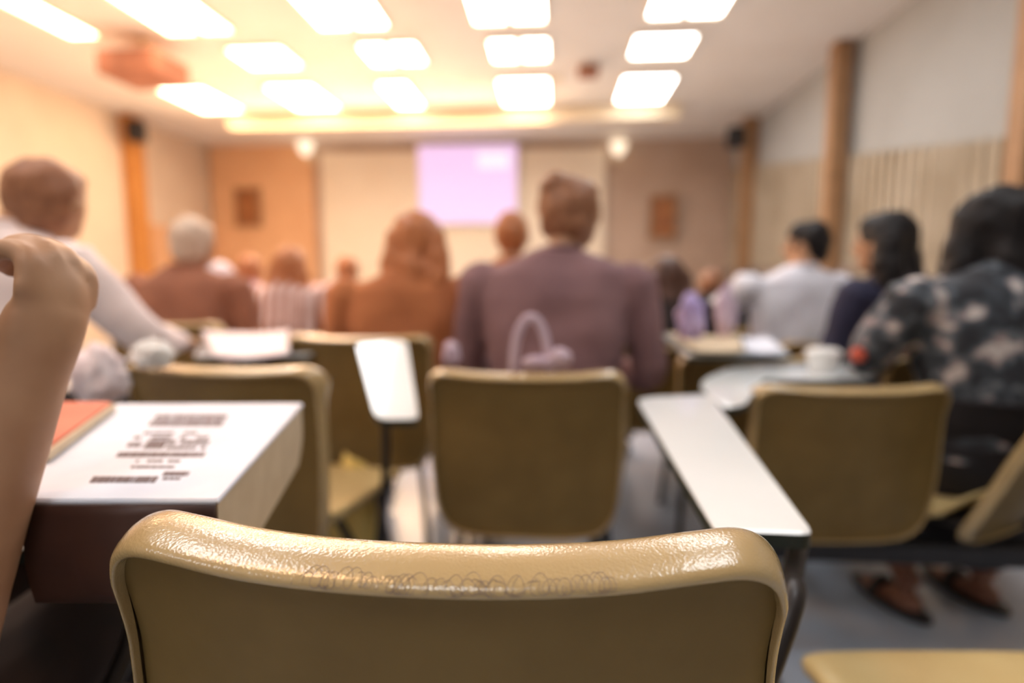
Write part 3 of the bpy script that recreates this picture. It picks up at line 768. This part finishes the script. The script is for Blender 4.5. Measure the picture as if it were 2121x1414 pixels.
# slatted wainscot on the right wall, its top rising towards the back
bm = bmesh.new(); y = .6; rn = random.Random(3)
while y < 10.6:
    tp_ = 1.89 + .148 * (y - 4.1)
    add_box(bm, (XR - .02, y + .05, tp_ / 2), (.04, .085, tp_)); add_box(bm, (XR - .008, y + .12, tp_ / 2), (.016, .06, tp_)); y += .15
o = from_bm('trim_4', bm, M['slat'], None, False); o['kind'] = 'structure'
struct('trim_5', [((XR - .045, 8.4, .55), (.05, 4.4, 1.1))], M['slatgrey'])
struct('trim_6', [((XL + .02, 9.8, .9), (.04, 1.7, 1.8))], M['orange'])
def column(name, x, y, m, w=.20, d=.30):
    bm = bmesh.new(); add_box(bm, (x, y, H / 2), (w, d, H), 0, .012); add_box(bm, (x, y, .06), (w + .03, d + .03, .12), 0, .006)
    o = from_bm(name, bm, m, None, False); o['kind'] = 'structure'
column('trim_7', 2.97, 6.54, M['wood'], .17, .18); column('trim_8', 3.0, 9.45, M['wood'], .22, .18); column('trim_9', 3.0, 3.98, M['wood'], .20, .16)
column('trim_10', -6.56, 8.6, M['woodL'], .24, .30)

# ceiling lights
warm = emat('warm_lamp_diffuser', (1.0, .74, .52, 1), 13.0); mid = emat('ivory_lamp_diffuser', (1.0, .88, .78, 1), 11.0); cool = emat('white_lamp_diffuser', (.95, .98, 1.0, 1), 10.0)
rowsY = {'A': 7.88, 'B': 6.45, 'C': 5.25}
cols = [(-4.85, warm), (-3.45, warm), (-2.0, mid), (-.43, mid), (1.14, cool)]
rowX = {'A': (-4.9, -3.45, -2.09, -.43, 1.13), 'B': (-4.65, -3.25, -1.80, -.41, 1.10), 'C': (-4.78, -3.55, -1.98, -.46, 1.17)}
names = {0: 'far left', 1: 'left of centre', 2: 'middle left', 3: 'middle', 4: 'right'}
rown = {'A': 'farthest row', 'B': 'second farthest row', 'C': 'row cut by the top of the frame'}
def light(x, y, w, l, n, em, label):
    t = thing('ceiling_light', label, 'light', (x, y, H), 0, 'fluorescent ceiling panels')
    bm = bmesh.new(); 
    for sx in (-1, 1): add_box(bm, (sx * (w / 2 + .012), 0, -.015), (.024, l + .048, .03))
    for sy in (-1, 1): add_box(bm, (0, sy * (l / 2 + .012), -.015), (w, .024, .03))
    if n == 2: add_box(bm, (0, 0, -.012), (.07, l, .024))
    from_bm('housing', bm, M['beam'], t, False)
    for k in range(n):
        bm = bmesh.new(); ww = w if n == 1 else (w - .07) / 2; xx = 0 if n == 1 else (-1 if k == 0 else 1) * (ww / 2 + .035)
        add_box(bm, (xx, 0, -.010), (ww, l, .012), 0, .003); from_bm('diffuser', bm, em, t, False)
for r, Y in rowsY.items():
    for i, (x, em) in enumerate(cols):
        x = rowX[r][i]
        if r == 'A': w, l, n = (.36 if i == 2 else .62, 1.02, 1)
        elif r == 'B': w, l, n = (.60, .56, 1 if i in (1, 4) else 2)
        else: w, l, n = (.66, 1.0, 2)
        if r == 'C' and i == 0: w, n = .30, 1
        light(x, Y, w, l, n, em, 'glowing ceiling panel, %s column, %s' % (names[i], rown[r]))
for k, Y in enumerate((3.3, 1.2, -1.3)):  # last row is unseen, added as fill on camera-facing chair backs
    for i in ((0, 2, 4) if k < 2 else (1, 3)):
        light(cols[i][0], Y, .6, 1.2, 1, cool if i else cols[i][1], 'ceiling panel above the seats, %s column, row %s' % (names[i], ['over the third row', 'over the second row', 'added behind the viewer as fill'][k]))

# screen, pictures, sconces, projectors
sc = thing('projection_screen', 'lit lilac screen with a pale patch at its upper right on the stage wall', 'screen')
a = at(866, 303, 10.5); b = at(1070, 462, 10.5)
bm = bmesh.new(); add_box(bm, ((a.x + b.x) / 2, 10.52, (a.z + b.z) / 2), (b.x - a.x + .06, .04, a.z - b.z + .06), 0, .008); from_bm('screen_frame', bm, M['stage'], sc, False)
bm = bmesh.new(); add_box(bm, ((a.x + b.x) / 2, 10.495, (a.z + b.z) / 2), (b.x - a.x, .015, a.z - b.z)); from_bm('screen_image', bm, emat('lilac_glow', rgb(228, 186, 234), .88), sc, False)
bm = bmesh.new(); add_box(bm, (b.x - .42, 10.483, a.z - .27), (.56, .008, .28), 0, .003); from_bm('pale_patch', bm, emat('pale_glow', rgb(242, 228, 240), .88), sc, False)
def picture(px, py, w, h, label):
    p = at(px, py, 10.62); t = thing('framed_picture', label, 'picture')
    bm = bmesh.new(); 
    for s in (-1, 1): add_box(bm, (p.x + s * w / 2, 10.58, p.z), (.05, .05, h + .05), 0, .006); add_box(bm, (p.x, 10.58, p.z + s * h / 2), (w, .05, .05), 0, .006)
    from_bm('frame', bm, M['wood'], t, False)
    bm = bmesh.new(); add_box(bm, (p.x, 10.59, p.z), (w - .02, .02, h - .02)); from_bm('picture_panel', bm, M['picture'], t, False)
picture(516, 430, .46, .68, 'brown framed picture on the left stage wall'); picture(1372, 450, .44, .72, 'brown framed picture on the right stage wall')
def sconce(px, py, label):
    p = at(px, py, 10.5); t = thing('wall_lamp', label, 'lamp')
    bm = bmesh.new(); lathe(bm, [(.05, -.10), (.12, 0), (.15, .12), (.14, .125), (.10, .02), (.001, -.04)], (p.x, 10.42, p.z), 20); from_bm('lamp_shade', bm, emat('shade_glow', (1, .80, .58, 1), 1.3), t)
    bm = bmesh.new(); add_tube(bm, [(p.x, 10.42, p.z - .08), (p.x, 10.5, p.z - .14), (p.x, 10.62, p.z - .10)], .018, 8, 4); add_box(bm, (p.x, 10.62, p.z - .1), (.1, .03, .16), 0, .01); from_bm('bracket', bm, M['beam'], t)
sconce(637, 312, 'glowing wall lamp left of the stage backdrop'); sconce(1280, 312, 'glowing wall lamp right of the stage backdrop')
def projector(px, py, Y, w, label, m='brownshirt'):
    p = at(px, py, Y); t = thing('ceiling_projector', label, 'projector', (p.x, Y, 0))
    bm = bmesh.new(); add_box(bm, (0, 0, p.z), (w, w * .9, w * .38), 0, .02); from_bm('projector_body', bm, M[m], t)
    bm = bmesh.new(); add_tube(bm, [(w * .2, w * .45, p.z), (w * .2, w * .52, p.z)], w * .12, 16); from_bm('lens', bm, M['black'], t, angle=.6)
    bm = bmesh.new(); add_tube(bm, [(0, 0, p.z + w * .18), (0, 0, H - .01)], .025, 10); add_box(bm, (0, 0, H - .012), (.16, .16, .02), 0, .004); from_bm('mount', bm, M['beam'], t, angle=.6)
projector(300, 145, 5.9, .62, 'brown ceiling projector below the far left lights'); projector(1218, 150, 7.0, .24, 'small brown box projector between the two right light columns'); projector(1150, 150, 7.4, .22, 'small brown box projector beside the middle lights')
def spk(px, py, Y, x, label):
    p = at(px, py, Y); t = thing('wall_speaker', label, 'speaker')
    bm = bmesh.new(); add_box(bm, (x, Y, p.z), (.20, .2, .30), .3, .015); from_bm('cabinet', bm, M['black'], t)
    bm = bmesh.new(); add_box(bm, (x - .02, Y - .105, p.z), (.15, .012, .25), 0, .004); from_bm('grille', bm, M['frame'], t)
    bm = bmesh.new(); add_tube(bm, [(x, Y, p.z), (x + (.16 if x > 0 else -.16), Y + .02, p.z)], .015, 8); from_bm('bracket', bm, M['frame'], t)
q = at(1524, 285, 9.0); spk(1524, 285, 9.0, q.x, 'small black speaker on the farther right wall column')
q = at(284, 272, 8.4); spk(284, 272, 8.4, q.x, 'small dark speaker on the left wooden column')

# added warm spots standing in for the orange flare glow, left half
def spot(x, y, z, e, col, r=.15, ang=150):
    l = bpy.data.lights.new('added_warm_spot', 'SPOT'); l.energy = e; l.color = col; l.shadow_soft_size = r; l.spot_size = math.radians(ang); l.spot_blend = .8
    o = bpy.data.objects.new('added_warm_spot', l); COL.objects.link(o); o.location = (x, y, z)
for x, y, e in ((-4.2, 4.4, 150), (-2.2, 4.4, 160)): spot(x, y, 3.3, e, (1, .52, .24))
spot(-1.3, .5, 3.3, 75, (1, .55, .26), .3, 110)  # added warm fill on the backs of middle chairs and jackets
def area_fill(x, y, z, sx, sy, e, col, up=True):  # unseen area lamps added to brighten the ceiling and back wall
    l = bpy.data.lights.new('added_fill_area', 'AREA'); l.energy = e; l.color = col; l.shape = 'RECTANGLE'; l.size = sx; l.size_y = sy
    o = bpy.data.objects.new('added_fill_area', l); COL.objects.link(o); o.location = (x, y, z); o.rotation_euler = (pi, 0, 0) if up else (-pi * .42, 0, 0)
area_fill(-3.4, 6.5, 2.3, 4, 5, 62, (1, .58, .30)); area_fill(.4, 6.0, 2.3, 3, 6, 8, (1, .88, .76))
area_fill(-2.6, 8.75, 3.0, 5, .3, 110, (1, .66, .40), False)
w = bpy.data.worlds.new('world'); scn.world = w; w.use_nodes = True
w.node_tree.nodes['Background'].inputs[0].default_value = (.8, .86, 1, 1); w.node_tree.nodes['Background'].inputs[1].default_value = .12
scn.view_settings.view_transform = 'Standard'; scn.view_settings.look = 'None'; scn.view_settings.exposure = 0.16
scn.cycles.use_denoising = True; scn.cycles.max_bounces = 6; scn.cycles.diffuse_bounces = 4; scn.cycles.sample_clamp_indirect = 6
